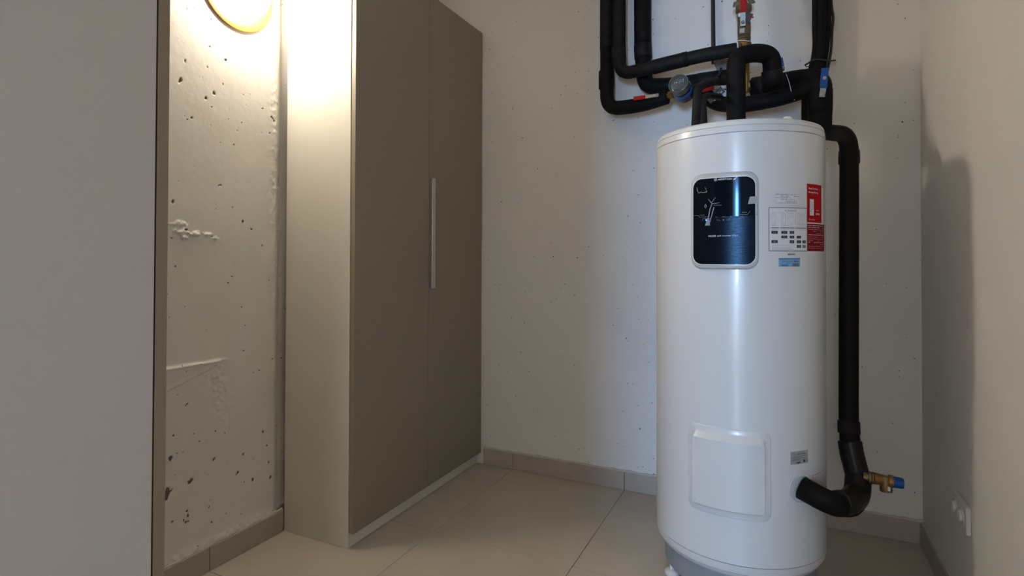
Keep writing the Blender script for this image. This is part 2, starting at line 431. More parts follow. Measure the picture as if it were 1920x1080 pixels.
edge = np.exp(-((Y - 1.66) / 0.035) ** 2); D += edge * (W2 * 0.003 + W1 * 0.0015)
step_ = np.clip((Y - 1.648) / 0.050, 0, 1); D -= step_ * step_ * (3 - 2 * step_) * 0.022
far = (Y < 1.1); D = np.where(far, 0, D)
ny, nz = Y.shape
V = np.stack([XL + D.ravel(), Y.ravel(), Z.ravel()], 1)
idx = np.arange(ny * nz).reshape(ny, nz)
F = np.stack([idx[:-1, :-1], idx[1:, :-1], idx[1:, 1:], idx[:-1, 1:]], -1).reshape(-1, 4)
me = bpy.data.meshes.new('wall_left')
me.vertices.add(len(V)); me.vertices.foreach_set('co', V.ravel().astype(np.float32))
me.loops.add(F.size); me.loops.foreach_set('vertex_index', F.ravel().astype(np.int32))
me.polygons.add(len(F)); me.polygons.foreach_set('loop_start', np.arange(0, F.size, 4, dtype=np.int32)); me.polygons.foreach_set('loop_total', np.full(len(F), 4, np.int32))
me.update(calc_edges=True); me.validate()
at_ = me.attributes.new('pit', 'FLOAT', 'POINT'); at_.data.foreach_set('value', pit.ravel().astype(np.float32))
struct(link('wall_left', me, m_wall_left, None, True))
struct(box('wall_left_core', (XL - 0.2, YF - 0.2, -0.05), (XL - 0.045, YB, ZC), m_grout)).name = 'wall_left_backing'  # unseen solid core added behind the left wall surface, no trim

# skirting boards: separate tiles on a thin bed, with a lumpy filler bead on top
SK = 0.086
def skirting(name, axis, wallpos, a, b, g, sgn):
    """axis 'x': runs along x on the back wall; 'y': runs along y on a side wall"""
    base = None
    def mk(nm, u0, u1, d0, d1, z0, z1, m, parent, bev):
        if axis == 'x': lo, hi = (u0, wallpos + sgn * d0, z0), (u1, wallpos + sgn * d1, z1)
        else: lo, hi = (wallpos + sgn * d0, u0, z0), (wallpos + sgn * d1, u1, z1)
        lo2 = [min(p, q) for p, q in zip(lo, hi)]; hi2 = [max(p, q) for p, q in zip(lo, hi)]
        return box(nm, lo2, hi2, m, parent, bev, 1)
    base = struct(mk(name, a, b, -0.002, 0.004, 0, SK - 0.002, m_grout, None, 0))
    e = edges(a, b, g)
    for p, q in zip(e[:-1], e[1:]):
        mk('skirting_tile', p + 0.0012, q - 0.0012, 0.002, 0.0125, 0.0005, SK, m_skirt, base, 0.0012)
    # filler bead
    rg = random.Random(hash(name) % 1000 if False else len(name))
    n = int((b - a) / 0.02); V, F = [], []
    for i in range(n + 1):
        u = a + (b - a) * i / n
        w = 0.0085 + 0.003 * math.sin(i * 0.9) * rg.random() + (0.004 if rg.random() > 0.85 else 0)
        h = 0.004 + 0.004 * rg.random() + (0.004 if rg.random() > 0.9 else 0)
        for dd, zz in ((0.0, SK + h), (w * 0.5, SK + h * 0.75), (w, SK - 0.001), (0, SK - 0.001)):
            V.append((u, wallpos + sgn * dd, zz) if axis == 'x' else (wallpos + sgn * dd, u, zz))
    for i in range(n):
        for k in range(4):
            F.append((4 * i + k, 4 * i + (k + 1) % 4, 4 * i + 4 + (k + 1) % 4, 4 * i + 4 + k))
    pyd('filler_bead', V, F, m_mortar, base, True)
    return base
skirting('baseboard_back', 'x', YB, -1.47, XR, GX, -1)
skirting('baseboard_left', 'y', XL, 0.64, 1.697, GY, 1)
skirting('baseboard_right', 'y', XR, YF, YB - 0.013, GY + 0.25, -1)

# ---------------------------------------------------------------- wardrobes
def wardrobe():
    cf, cn, far, top, ph = -1.486, 1.699, 2.716, 2.355, 0.060
    back = XL + 0.012; th = 0.018
    w = thing('wardrobe', 'tall wardrobe with two taupe doors and a white side, against the back wall', 'wardrobe', ((back + cf) / 2, (cn + far) / 2, 0))
    def P(o): o.matrix_parent_inverse = Matrix.Translation(-w.location); return o
    cfr = cf - 0.0235      # front of the carcass, behind the doors
    P(box('side_panel', (back, cn, 0.0), (cfr, cn + th, top), m_white_panel, w, 0.0008, 1))
    P(box('side_panel', (back, far - th, 0.0), (cfr, far, top), m_white_panel, w, 0.0008, 1))
    P(box('top_panel', (back, cn + th, top - th), (cfr, far - th, top), m_white_panel, w))
    P(box('back_panel', (back, cn + th, 0.05), (back + 0.006, far - th, top - th), m_white_panel, w))
    P(box('bottom_panel', (back, cn + th, ph), (cfr, far - th, ph + th), m_white_panel, w))
    P(box('plinth', (cfr - 0.019, cn + th, 0.001), (cfr - 0.003, far - th, ph), m_white_panel, w, 0.0008, 1))
    mid = (cn + far) / 2 - 0.004
    P(box('door', (cf - 0.0195, cn + 0.001, ph), (cf, mid - 0.0015, top), m_taupe, w, 0.0008, 1))
    d2 = P(box('door', (cf - 0.0195, mid + 0.0015, ph), (cf, far - 0.001, top), m_taupe, w, 0.0008, 1))
    # long slim aluminium handle beside the meeting edge
    bm = bmesh.new()
    y0, y1, z0, z1 = mid + 0.002, mid + 0.029, 0.978, 1.492
    bm_box(bm, (cf + 0.010, y0, z0), (cf + 0.019, y1, z1), 0.002)
    bm_box(bm, (cf - 0.0005, y0 + 0.002, z0 + 0.004), (cf + 0.012, y0 + 0.0055, z1 - 0.004))
    me = bpy.data.meshes.new('handle'); bm.to_mesh(me); bm.free()
    h = link('handle', me, m_alu, d2); h['label'] = 'long slim brushed aluminium handle'
    h.matrix_parent_inverse = Matrix.Identity(4)
    return w
wardrobe()
def near_unit():
    T, n1 = -1.0, 0.630
    w = thing('tall_cabinet', 'tall cabinet in the left foreground showing its plain grey side and door edge', 'cabinet', (-1.42, 0.3, 0))
    def P(o): o.matrix_parent_inverse = Matrix.Translation(-w.location); return o
    P(box('side_panel', (T - 0.018, 0.03, 0), (T, n1 - 0.0035, 2.45), m_grey_panel, w, 0.0008, 1))
    P(box('side_panel', (XL + 0.014, 0.03, 0), (XL + 0.032, n1 - 0.0035, 2.45), m_grey_panel, w, 0.0008, 1))
    P(box('top_panel', (XL + 0.032, 0.03, 2.432), (T - 0.018, n1 - 0.0035, 2.45), m_grey_panel, w))
    P(box('back_panel', (XL + 0.032, 0.03, 0.06), (T - 0.018, 0.038, 2.432), m_grey_panel, w))
    P(box('gap_shade_strip', (XL + 0.03, n1 - 0.0035, 0.062), (T - 0.0025, n1, 2.448), m_dark, w))  # dark strip stands in for the shade in the gap behind the doors
    P(box('plinth', (XL + 0.032, n1 - 0.03, 0.001), (T - 0.018, n1 - 0.014, 0.06), m_grey_panel, w))
    mid = (XL + 0.014 + T) / 2
    P(box('door', (mid + 0.0015, n1, 0.03), (T, n1 + 0.0205, 2.45), m_taupe, w, 0.0012, 2))
    P(box('door', (XL + 0.014, n1, 0.03), (mid - 0.0015, n1 + 0.0205, 2.45), m_taupe, w, 0.0012, 2))
near_unit()

# ---------------------------------------------------------------- wall lamp
lamp = thing('wall_lamp', 'round lit wall lamp with an amber rim, high on the pitted left wall', 'lamp', (XL, 1.465, 2.135))
lathe('rim', [(0.0, 0.154), (0.003, 0.156), (0.006, 0.155), (0.008, 0.150), (0.007, 0.112), (0.0, 0.112)], (0.003, 0, 0), (1, 0, 0), m_amber, lamp, 64)
dprof = [(0.006, 0.108), (0.035, 0.112)] + [(0.035 + 0.060 * math.sin(a), 0.112 * math.cos(a)) for a in np.linspace(0, 1.5, 12)]
lathe('diffuser', dprof, (0.003, 0, 0), (1, 0, 0), m_diff, lamp, 64)

# ---------------------------------------------------------------- water heater
TX, TY, TR = -0.1482, 2.1798, 0.28
tank = thing('water_heater', 'big white cylindrical water heater with a black display and stickers', 'water heater', (TX, TY, 0))
lathe('body', [(0.1675, 0.2740), (0.1680, TR), (1.5195, TR), (1.5200, 0.2740)], (0, 0, 0), (0, 0, 1), m_enamel, tank, 160)
lathe('lid', [(1.5200, 0.2740), (1.5216, 0.2740), (1.5220, 0.2790), (1.5225, 0.2797), (1.5415, 0.2785), (1.5418, 0.2745), (1.5434, 0.2745), (1.5437, 0.2775), (1.555, 0.2755), (1.561, 0.2715), (1.564, 0.264), (1.566, 0.2)],
      (0, 0, 0), (0, 0, 1), m_lidm, tank, 160)
lathe('bottom_rim', [(0.112, 0.235), (0.116, 0.252), (0.126, 0.266), (0.1375, 0.2730), (0.1378, 0.2700), (0.1398, 0.2700), (0.1402, 0.2752), (0.160, 0.2790), (0.1655, 0.2795), (0.1660, 0.2740), (0.1675, 0.2740)],
      (0, 0, 0), (0, 0, 1), m_lidm, tank, 160)
lathe('base_ring', [(0.043, 0.238), (0.045, 0.249), (0.125, 0.250), (0.125, 0.20)], (0, 0, 0), (0, 0, 1), m_ring, tank, 120)
for a in (math.radians(-62), math.radians(58), math.radians(178)):
    lathe('foot', [(0.001, 0.022), (0.003, 0.0255), (0.012, 0.0255), (0.018, 0.020), (0.021, 0.009), (0.044, 0.008)], (0.236 * math.sin(a), -0.236 * math.cos(a), 0), (0, 0, 1), m_plastic, tank, 24)
lathe('plug', [(1.5655, 0.014), (1.572, 0.014), (1.576, 0.010)], (0.163, -0.178, 0), (0, 0, 1), m_plastic, tank, 20)

def onc(phi, h, r): return (r * math.sin(phi), -r * math.cos(phi), h)
def rrect(w, h, r, n=6):
    pts = []
    for cx, cz, a0 in ((w - r, h - r, 0), (-w + r, h - r, 90), (-w + r, -h + r, 180), (w - r, -h + r, 270)):
        for k in range(n + 1):
            a = math.radians(a0 + 90 * k / n); pts.append((cx + r * math.cos(a), cz + r * math.sin(a)))
    # subdivide long top/bottom runs so they follow the cylinder
    out = []
    for i in range(len(pts)):
        a, b = pts[i], pts[(i + 1) % len(pts)]
        k = max(1, int(abs(a[0] - b[0]) / 0.006))
        for j in range(k): out.append((a[0] + (b[0] - a[0]) * j / k, a[1] + (b[1] - a[1]) * j / k))
    return out
def cyl_loft(name, phi, h, rings, m, parent, cr=None, smooth=True, flat=0.0, nn=6):
    """rings: (half width along arc, half height, corner radius, radial offset); last ring is filled by vertical strips"""
    V, F = [], []; ref = rings[0]
    base = rrect(ref[0], ref[1], ref[2], nn); N = len(base)
    for (w, hh, r, off, *dz) in rings:
        z0 = dz[0] if dz else 0
        for (x, z) in base:
            # remap a rounded rect onto another keeping the corner structure
            sx, sz = (1 if x > 0 else -1), (1 if z > 0 else -1)
            cx, cz = ref[0] - ref[2], ref[1] - ref[2]
            if abs(x) > cx: nx = sx * ((w - r) + (abs(x) - cx) * (r / ref[2]))
            else: nx = x * (w - r) / cx
            if abs(z) > cz: nz = sz * ((hh - r) + (abs(z) - cz) * (r / ref[2]))
            else: nz = z * (hh - r) / cz
            rad = TR + off
            a = nx / TR
            if flat: rad = rad * ((1 - flat) + flat * math.cos(w / TR) / max(math.cos(a), 0.2))
            V.append(onc(phi + a, h + nz + z0, rad))
    for i in range(len(rings) - 1):
        for k in range(N):
            F.append((i * N + k, i * N + (k + 1) % N, (i + 1) * N + (k + 1) % N, (i + 1) * N + k))
    # fill: pair upper and lower chains (list starts at right side going up, anticlockwise)
    L = (len(rings) - 1) * N
    xs = [(base[k][0], base[k][1], k) for k in range(N)]
    upc = sorted([q for q in xs if q[1] >= 0], key=lambda q: (q[0], -q[1] if q[0] < 0 else q[1]))
    loc = [q for q in xs if q[1] < 0]
    upc.sort(key=lambda q: q[0]); loc.sort(key=lambda q: q[0])
    m_ = min(len(upc), len(loc))
    for i in range(m_ - 1):
        F.append((L + loc[i][2], L + loc[i + 1][2], L + upc[i + 1][2], L + upc[i][2]))
    o = pyd(name, V, F, m, parent, smooth)
    if smooth: sharp(o, 30)
    return o
# control panel
PH, HH = -0.0725, 1.2425
HW, HT = 0.0990, 0.1490
cp = cyl_loft('control_panel', PH - 0.003, HH, [(HW + 0.005, HT + 0.005, 0.036, 0.0), (HW + 0.0035, HT + 0.0035, 0.035, 0.005), (HW, HT, 0.034, 0.009), (HW - 0.006, HT - 0.006, 0.031, 0.0105), (HW - 0.0065, HT - 0.0065, 0.0305, 0.0105)], m_bezel, tank)
cyl_loft('inner_rim', PH - 0.003, HH - 0.001, [(HW - 0.0055, HT - 0.0100, 0.030, 0.0100), (HW - 0.0055, HT - 0.0100, 0.030, 0.0118), (HW - 0.0072, HT - 0.0118, 0.029, 0.0118)], m_bezel_in, cp)
disp = cyl_loft('display', PH - 0.003, HH - 0.001, [(HW - 0.0074, HT - 0.0120, 0.028, 0.0116), (HW - 0.0078, HT - 0.0124, 0.0278, 0.0122)], m_gloss, cp)
DR = TR + 0.0122
# lower, brushed half of the display
def patch(name, phi0, phi1, h0, h1, r, m, parent, n=24, thick=0.0):
    V, F = [], []
    for i in range(n + 1):
        a = phi0 + (phi1 - phi0) * i / n
        V += [onc(a, h0, r), onc(a, h1, r)]
        if thick: V += [onc(a, h0, r - thick), onc(a, h1, r - thick)]
    s = 4 if thick else 2
    for i in range(n):
        F.append((s * i, s * i + s, s * i + s + 1, s * i + 1))
        if thick:
            F += [(s * i + 1, s * i + s + 1, s * i + s + 3, s * i + 3), (s * i + 2, s * i + s + 2, s * i + s, s * i)]
    if thick:
        F += [(0, 1, 3, 2), (s * n + 1, s * n, s * n + 2, s * n + 3)]
    return pyd(name, V, F, m, parent)
def rr_cut(name, phi, hc, w, hh, r, z_hi, rad, m, parent):
    """rounded rectangle surface cut flat at height z_hi (keeps the part below)"""
    V, F = [], []; n = 40; xs_ = [-w + 2 * w * i / n for i in range(n + 1)]
    xs_ = sorted(set([round(x, 5) for x in xs_] + [round(s * (w - r + r * math.sin(a)), 5) for s in (-1, 1) for a in np.linspace(0, math.pi / 2, 8)]))
    for x in xs_:
        ax = abs(x) - (w - r)
        lo = -hh + (r - math.sqrt(max(r * r - ax * ax, 0)) if ax > 0 else 0)
        V += [onc(phi + x / TR, hc + lo, rad), onc(phi + x / TR, z_hi, rad)]
    for i in range(len(xs_) - 1): F.append((2 * i, 2 * i + 2, 2 * i + 3, 2 * i + 1))
    return pyd(name, V, F, m, parent)
rr_cut('brushed_panel', PH - 0.003, HH - 0.001, HW - 0.0082, HT - 0.0128, 0.0275, 1.2555, DR + 0.0003, m_brushed, cp)

class Print:
    """flat print on the curved surface: rectangles, lines and lettering"""
    def __init__(s, r): s.r = r; s.V = []; s.F = []; s.mi = []; s.m = []
    def mat(s, m):
        if m not in s.m: s.m.append(m)
        return s.m.index(m)
    def quad(s, pts, m, d=0.0):
        b = len(s.V); s.V += [onc(a, h, s.r + d) for a, h in pts]; s.F.append(tuple(range(b, b + len(pts)))); s.mi.append(s.mat(m))
    def rect(s, a0, a1, h0, h1, m, d=0.0):
        n = max(1, int(abs(a1 - a0) / 0.05))
        for i in range(n):
            p, q = a0 + (a1 - a0) * i / n, a0 + (a1 - a0) * (i + 1) / n
            s.quad([(p, h0), (q, h0), (q, h1), (p, h1)], m, d)
    def line(s, pts, w, m, d=0.0):
        for (a, h), (b, g) in zip(pts[:-1], pts[1:]):
            dx, dz = (b - a) * TR, g - h; l = math.hypot(dx, dz) or 1; nx, nz = -dz / l * w / 2, dx / l * w / 2
            k = max(1, int(abs(b - a) / 0.05))
            for i in range(k):
                a_, b_ = a + (b - a) * i / k, a + (b - a) * (i + 1) / k; h_, g_ = h + (g - h) * i / k, h + (g - h) * (i + 1) / k
                s.quad([(a_ - nx / TR, h_ - nz), (b_ - nx / TR, g_ - nz), (b_ + nx / TR, g_ + nz), (a_ + nx / TR, h_ + nz)], m, d)
    def frame(s, a0, a1, h0, h1, w, m, d=0.0):
        wa = w / TR
        s.rect(a0, a1, h0, h0 + w, m, d); s.rect(a0, a1, h1 - w, h1, m, d); s.rect(a0, a0 + wa, h0, h1, m, d); s.rect(a1 - wa, a1, h0, h1, m, d)
    def disc(s, a, h, r, m, d=0.0, n=14, ring=0):
        P = [(a + r * math.cos(2 * math.pi * k / n) / TR, h + r * math.sin(2 * math.pi * k / n)) for k in range(n)]
        if ring: s.line(P + [P[0]], ring, m, d)
        else: s.quad(P, m, d)
    def text(s, t, a, h, width, height, m, d=0.0, off=0.0, shear=0.0):
        V, F = text_mesh(t, 1.0, off, shear)
        if not V: return
        x0, x1 = min(v[0] for v in V), max(v[0] for v in V); z0, z1 = min(v[1] for v in V), max(v[1] for v in V)
        b = len(s.V)
        for v in V: s.V.append(onc(a + (v[0] - x0) / (x1 - x0) * width / TR, h + (v[1] - z0) / (z1 - z0) * height, s.r + d))
        for f in F: s.F.append(tuple(b + i for i in f)); s.mi.append(s.mat(m))
    def done(s, name, parent): return pyd(name, s.V, s.F, s.m, parent, False, s.mi)

p = Print(DR + 0.0006)
p.disc(-0.148, 1.3725, 0.0040, m_inkwhite, 0, 12, 0.0011); p.disc(-0.148, 1.3725, 0.0014, m_inkwhite)
p.text('ARISTON', -0.124, 1.3696, 0.0400, 0.0056, m_inkwhite, off=0.02)
p.quad([(0.026, 1.3690), (0.050, 1.3690), (0.075, 1.3785), (0.066, 1.3785)], m_inkwhite)
p.done('logo_print', cp)['label'] = 'white maker name and emblem along the top of the panel'
p = Print(DR + 0.0006)
p.text('NUOS', -0.224, 1.1915, 0.0215, 0.0056, m_inkwhite, off=0.03)
p.text('split inverter Wi-Fi', -0.134, 1.1908, 0.0600, 0.0066, m_inkwhite, off=0.0)
p.done('model_print', cp)['label'] = 'white line of lettering on the lower half of the panel'
p = Print(DR + 0.0006)
p.line([(-0.40, 1.262), (-0.34, 1.262), (-0.325, 1.256), (-0.22, 1.256)], 0.0009, m_symbol)
p.line([(-0.29, 1.243), (-0.285, 1.249), (-0.275, 1.251), (-0.20, 1.251)], 0.0008, m_symbol)
p.text('MODE', -0.318, 1.2605, 0.014, 0.003, m_symbol)
p.text('MENU', 0.118, 1.2648, 0.013, 0.0032, m_symbol)
p.line([(0.07, 1.268), (0.085, 1.260), (0.17, 1.259), (0.20, 1.270)], 0.0008, m_symbol)
p.line([(0.105, 1.253), (0.12, 1.254), (0.14, 1.247)], 0.0008, m_symbol)
p.rect(-0.150, -0.128, 1.2536, 1.2546, m_symbol); p.text('SET', -0.080, 1.2528, 0.010, 0.003, m_symbol)
p.disc(0.008, 1.254, 0.0016, m_symbol, 0, 8)
p.line([(-0.135, 1.247), (-0.125, 1.243), (-0.10, 1.243)], 0.0008, m_symbol); p.line([(-0.035, 1.243), (-0.01, 1.245), (0.0, 1.250)], 0.0008, m_symbol)
p.disc(-0.068, 1.2445, 0.0020, m_symbol, 0, 8)
o_ = p.done('control_symbols', cp); o_['label'] = 'faint grey touch symbols on the black panel'; o_['kind'] = 'stuff'
# wrinkled strips of protective film still stuck on the panel
p = Print(DR + 0.0012)
for (a, h, b, g, w) in ((-0.235, 1.235, -0.205, 1.283, .0030), (-0.205, 1.283, -0.185, 1.297, .0022), (-0.210, 1.237, -0.165, 1.285, .0022), (-0.185, 1.297, -0.225, 1.312, .0014),
                        (-0.19, 1.300, -0.150, 1.316, .0012), (-0.185, 1.297, -0.105, 1.299, .0010), (-0.17, 1.292, -0.085, 1.291, .0009), (-0.355, 1.352, -0.335, 1.333, .0012),
                        (-0.335, 1.333, -0.30, 1.338, .0016), (-0.30, 1.334, -0.24, 1.336, .0016), (-0.24, 1.336, -0.262, 1.352, .0010), (-0.265, 1.293, -0.255, 1.284, .0022), (-0.258, 1.298, -0.240, 1.288, .0014)):
    p = Print(DR + 0.0012); p.line([(a, h), (b, g)], w, m_film); p.done('film_strip', cp)
p = Print(DR + 0.0012); p.quad([(-0.262, 1.228), (-0.205, 1.228), (-0.215, 1.250), (-0.238, 1.250)], m_film)
p.done('film_strip', cp); p = Print(DR + 0.0012); p.quad([(0.176, 1.292), (0.268, 1.294), (0.268, 1.316), (0.196, 1.315)], m_inkpale)
p.done('paper_tag', cp)['label'] = 'small white paper tag at the right edge of the panel'; p = Print(DR + 0.0012); p.quad([(0.258, 1.255), (0.268, 1.255), (0.268, 1.292), (0.262, 1.292)], m_film)
p.done('film_strip', cp)
lathe('indicator_light', [(0, 0.0028), (0.0012, 0.0024)], onc(-0.2485, 1.2455, DR), (math.sin(-0.2485), -math.cos(-0.2485), 0), m_led, cp, 14)

# service cover: pressed surround, raised plate, four screws
sc = cyl_loft('service_cover', -0.036, 0.4495, [(0.128, 0.139, 0.026, 0.0003), (0.125, 0.136, 0.025, 0.0025), (0.112, 0.124, 0.016, 0.0035), (0.108, 0.118, 0.014, 0.006), (0.1045, 0.1075, 0.010, 0.019, -0.004), (0.1025, 0.1055, 0.009, 0.0205, -0.004)], m_lidm, tank)
for sx in (-1, 1):
    for sz in (-1, 1):
        a = -0.036 + sx * 0.092 / TR
        lathe('screw', [(0, 0.0048), (0.0010, 0.0045), (0.0011, 0.0022), (0.0004, 0.0018)], onc(a, 0.4455 + sz * 0.096, TR + 0.0203), (math.sin(a), -math.cos(a), 0), m_lidm, sc, 16)

# stickers
def sticker(name, a0, a1, h0, h1, m, th=0.0006):
    return patch(name, a0, a1, h0, h1, TR + th, m, tank, 16, th * 0.8)
s1 = sticker('data_sticker', 0.468, 0.785, 1.292, 1.328, m_paper); s1['label'] = 'small pale sticker with rows of fine print, above the diagram sticker'
p = Print(TR + 0.0010)
p.frame(0.474, 0.779, 1.2945, 1.3262, 0.0007, m_inkpale)
R3 = random.Random(5)
for i in range(6):
    z = 1.3215 - i * 0.0050; a = 0.482
    while a < 0.765:
        l = R3.uniform(0.012, 0.05)
        if R3.random() > 0.3: p.rect(a, min(a + l, 0.77), z, z + 0.0016, R3.choice([m_inkgrey, m_inkpale]))
        a += l + 0.008
p.line([(0.64, 1.296), (0.64, 1.318)], 0.0006, m_inkpale); p.line([(0.70, 1.296), (0.70, 1.318)], 0.0006, m_inkpale)
p.done('print', s1)
s2 = sticker('diagram_sticker', 0.3985, 0.888, 1.1465, 1.2825, m_paper); s2['label'] = 'white diagram sticker with a dark border and black squares'
p = Print(TR + 0.0010)
p.frame(0.3985, 0.888, 1.1465, 1.2825, 0.0022, m_inkgrey)
p.text('Bus BridgeNet\u00ae', 0.582, 1.2690, 0.0400, 0.0062, m_inkgrey, off=0.01)
p.line([(0.42, 1.2660), (0.87, 1.2660)], 0.0006, m_inkpale)
for a0, a1 in ((0.425, 0.475), (0.545, 0.595), (0.62, 0.685), (0.715, 0.775), (0.785, 0.815), (0.825, 0.86)):
    p.frame(a0, a1, 1.2260, 1.2630, 0.0007, m_inkpale); p.line([(a0, 1.252), (a1, 1.252)], 0.0006, m_inkpale)
    p.disc((a0 + a1) / 2, 1.2575, 0.0025, m_inkpale, 0, 8, 0.0006); p.disc((a0 + a1) / 2 + 0.004, 1.231, 0.0028, m_inkgrey, 0, 8, 0.0006)
for a0, a1 in ((0.423, 0.515), (0.528, 0.705), (0.715, 0.872)): p.rect(a0, a1, 1.2175, 1.2202, m_inkgrey)
p.line([(0.42, 1.2130), (0.87, 1.2130)], 0.0005, m_inkpale)
def sq(a, z, w=0.070, g=False):
    p.rect(a, a + w, z, z + 0.0088, m_inkgrey if g else m_ink); p.rect(a + w * .3, a + w * .7, z + 0.003, z + 0.0055, m_inkgrey, 0.0002)
for col, z in ((0.428, 1.2005), (0.540, 1.2005), (0.640, 1.2005), (0.540, 1.1862), (0.640, 1.1862), (0.732, 1.1862), (0.428, 1.1715), (0.640, 1.1715), (0.732, 1.1715), (0.812, 1.1715), (0.732, 1.1572)):
    sq(col, z, 0.072 if col < 0.6 else 0.060 if col < 0.8 else 0.052)
sq(0.812, 1.1572, 0.052, True)
for z in (1.1640, 1.1590, 1.1545): p.line([(0.435, z), (0.66, z)], 0.0006, m_inkgrey)
p.line([(0.435, 1.1515), (0.70, 1.1515)], 0.0006, m_inkgrey)
p.done('print', s2)
s3 = sticker('red_sticker', 0.889, 1.200, 1.2380, 1.3600, m_redpaper); s3['label'] = 'bright red sticker with white lettering and a phone picture'
sticker('sticker_backing', 0.895, 1.262, 1.2335, 1.3520, m_paper, 0.0003)
p = Print(TR + 0.0010)
p.text('EasyConnect', 0.915, 1.3415, 0.0520, 0.0070, m_inkwhite, off=0.03)
p.text('Energy Saving', 0.915, 1.3295, 0.0520, 0.0070, m_inkwhite, off=0.03)
p.rect(0.932, 1.010, 1.2600, 1.3120, m_inkwhite); p.disc(0.970, 1.2880, 0.0088, m_inkgrey, 0.0002, 14, 0.0010); p.line([(0.965, 1.287), (0.985, 1.290)], 0.001, m_ink, 0.0002)
p.rect(0.942, 0.960, 1.2725, 1.2755, m_inkgrey, 0.0002); p.rect(0.940, 1.005, 1.3145, 1.3185, m_darkred, 0.0002)
p.rect(1.055, 1.125, 1.2760, 1.2785, m_inkpink); p.rect(1.050, 1.140, 1.2630, 1.2690, m_inkpale)
p.line([(1.140, 1.340), (1.155, 1.349), (1.145, 1.335)], 0.001, m_inkpink)
p.disc(0.928, 1.2470, 0.0025, m_inkwhite, 0, 10, 0.0008); p.text('ARISTON', 0.945, 1.2450, 0.0240, 0.0040, m_inkwhite)
p.done('print', s3)
s4 = sticker('dark_red_sticker', 0.894, 1.300, 1.1475, 1.2340, m_darkred); s4['label'] = 'dark red sticker with rows of small print under the bright red one'
p = Print(TR + 0.0010)
z = 1.2270
for i in range(13):
    a = 0.905
    head = i in (0, 1, 5, 9)
    while a < 1.25:
        l = R3.uniform(0.03, 0.10)
        if R3.random() > (0.1 if head else 0.35): p.rect(a, min(a + l, 1.26), z, z + (0.0024 if head else 0.0011), m_inkpink)
        a += l + 0.012
    z -= 0.0059
p.done('print', s4)
p = Print(TR + 0.0006)
p.rect(0.617, 0.710, 1.1345, 1.1392, m_inkgrey); p.text('000 000', 0.630, 1.1352, 0.020, 0.003, m_inkwhite, 0.0003)
p.V, p.F, p.mi, p.m = [], [], [], []
p.rect(0.617, 0.710, 1.1345, 1.1392, m_inkgrey); p.rect(0.640, 0.706, 1.1352, 1.1370, m_inkpale, 0.0003)
p.done('barcode_strip', tank)['label'] = 'tiny grey strip sticker above the pale blue one'
s5 = sticker('blue_sticker', 0.511, 0.780, 1.0985, 1.1250, m_bluepaper); s5['label'] = 'pale blue sticker with a dark line of print'
p = Print(TR + 0.0010)
p.rect(0.511, 0.780, 1.1210, 1.1250, m_bluestrip)
a = 0.552
for i in range(16):
    l = 0.004 + 0.006 * R3.random(); p.rect(a, a + l, 1.1128, 1.1175, m_ink if i > 11 else m_inkgrey); a += 0.0128
p.rect(0.60, 0.665, 1.1090, 1.1105, m_bluestrip); p.rect(0.675, 0.760, 1.0990, 1.1095, m_inkgrey); p.rect(0.54, 0.62, 1.1000, 1.1050, m_bluestrip)
p.done('print', s5)
s6 = sticker('rating_plate', 0.645, 0.894, 0.4855, 0.5255, m_silver); s6['label'] = 'silver rating plate with black print above the lower pipe opening'
p = Print(TR + 0.0010)
p.disc(0.692, 0.5165, 0.0030, m_ink, 0, 10, 0.0008); p.text('ARISTON', 0.725, 0.5135, 0.0340, 0.0055, m_ink, off=0.01)
for i, z in enumerate((0.5085, 0.5060, 0.5025, 0.4995, 0.4965)): p.rect(0.66, 0.78 if i % 2 else 0.87, z, z + 0.0012, m_inkgrey)
p.disc(0.830, 0.4930, 0.0042, m_ink); p.rect(0.865, 0.885, 0.4905, 0.4925, m_ink); p.rect(0.72, 0.78, 0.4895, 0.4920, m_ink); p.disc(0.752, 0.4885, 0.0026, m_ink)
p.done('print', s6)
s7 = sticker('warning_sticker', 0.968, 1.42, 0.380, 0.4410, m_paper); s7['label'] = 'pale warning sticker with a thin red border, beside the lower pipe'
p = Print(TR + 0.0010); p.frame(0.968, 1.42, 0.380, 0.4410, 0.0018, m_inkred)
for i in range(8): p.line([(0.985, 0.4340 - i * 0.0055), (1.40, 0.4340 - i * 0.0055)], 0.0014, m_inkgrey)
p.done('print', s7)
# pipe opening with its collar
PA, PZ = 0.782, 0.408
pd = (math.sin(PA), -math.cos(PA), 0)
lathe('pipe_collar', [(-0.012, 0.050), (0.0025, 0.050), (0.0040, 0.048), (0.0040, 0.041), (0.0015, 0.039), (-0.012, 0.039)], onc(PA, PZ, TR - 0.001), pd, m_lidm, tank, 40)

# ---------------------------------------------------------------- insulated pipes
pipe_group = None
def pipe(name, label, pts, r, m=m_foam, sleeves=(), rad=0.05, wob=0.02, seed=1, cat='pipe', step=0.03, seg=20, path=None):
    Pp = densify(fillet(pts, rad) if path is None else path, step)
    o = tube(name, Pp, [r(q) for q in Pp] if callable(r) else r, m, None, seg, wob, seed)
    tag(o, label, cat)
    for (a, b, k, mm) in sleeves:
        tube('insulation_sleeve', densify([a, b], 0.03), k, mm, o, seg, wob, seed + 5, 0.12)
    return o
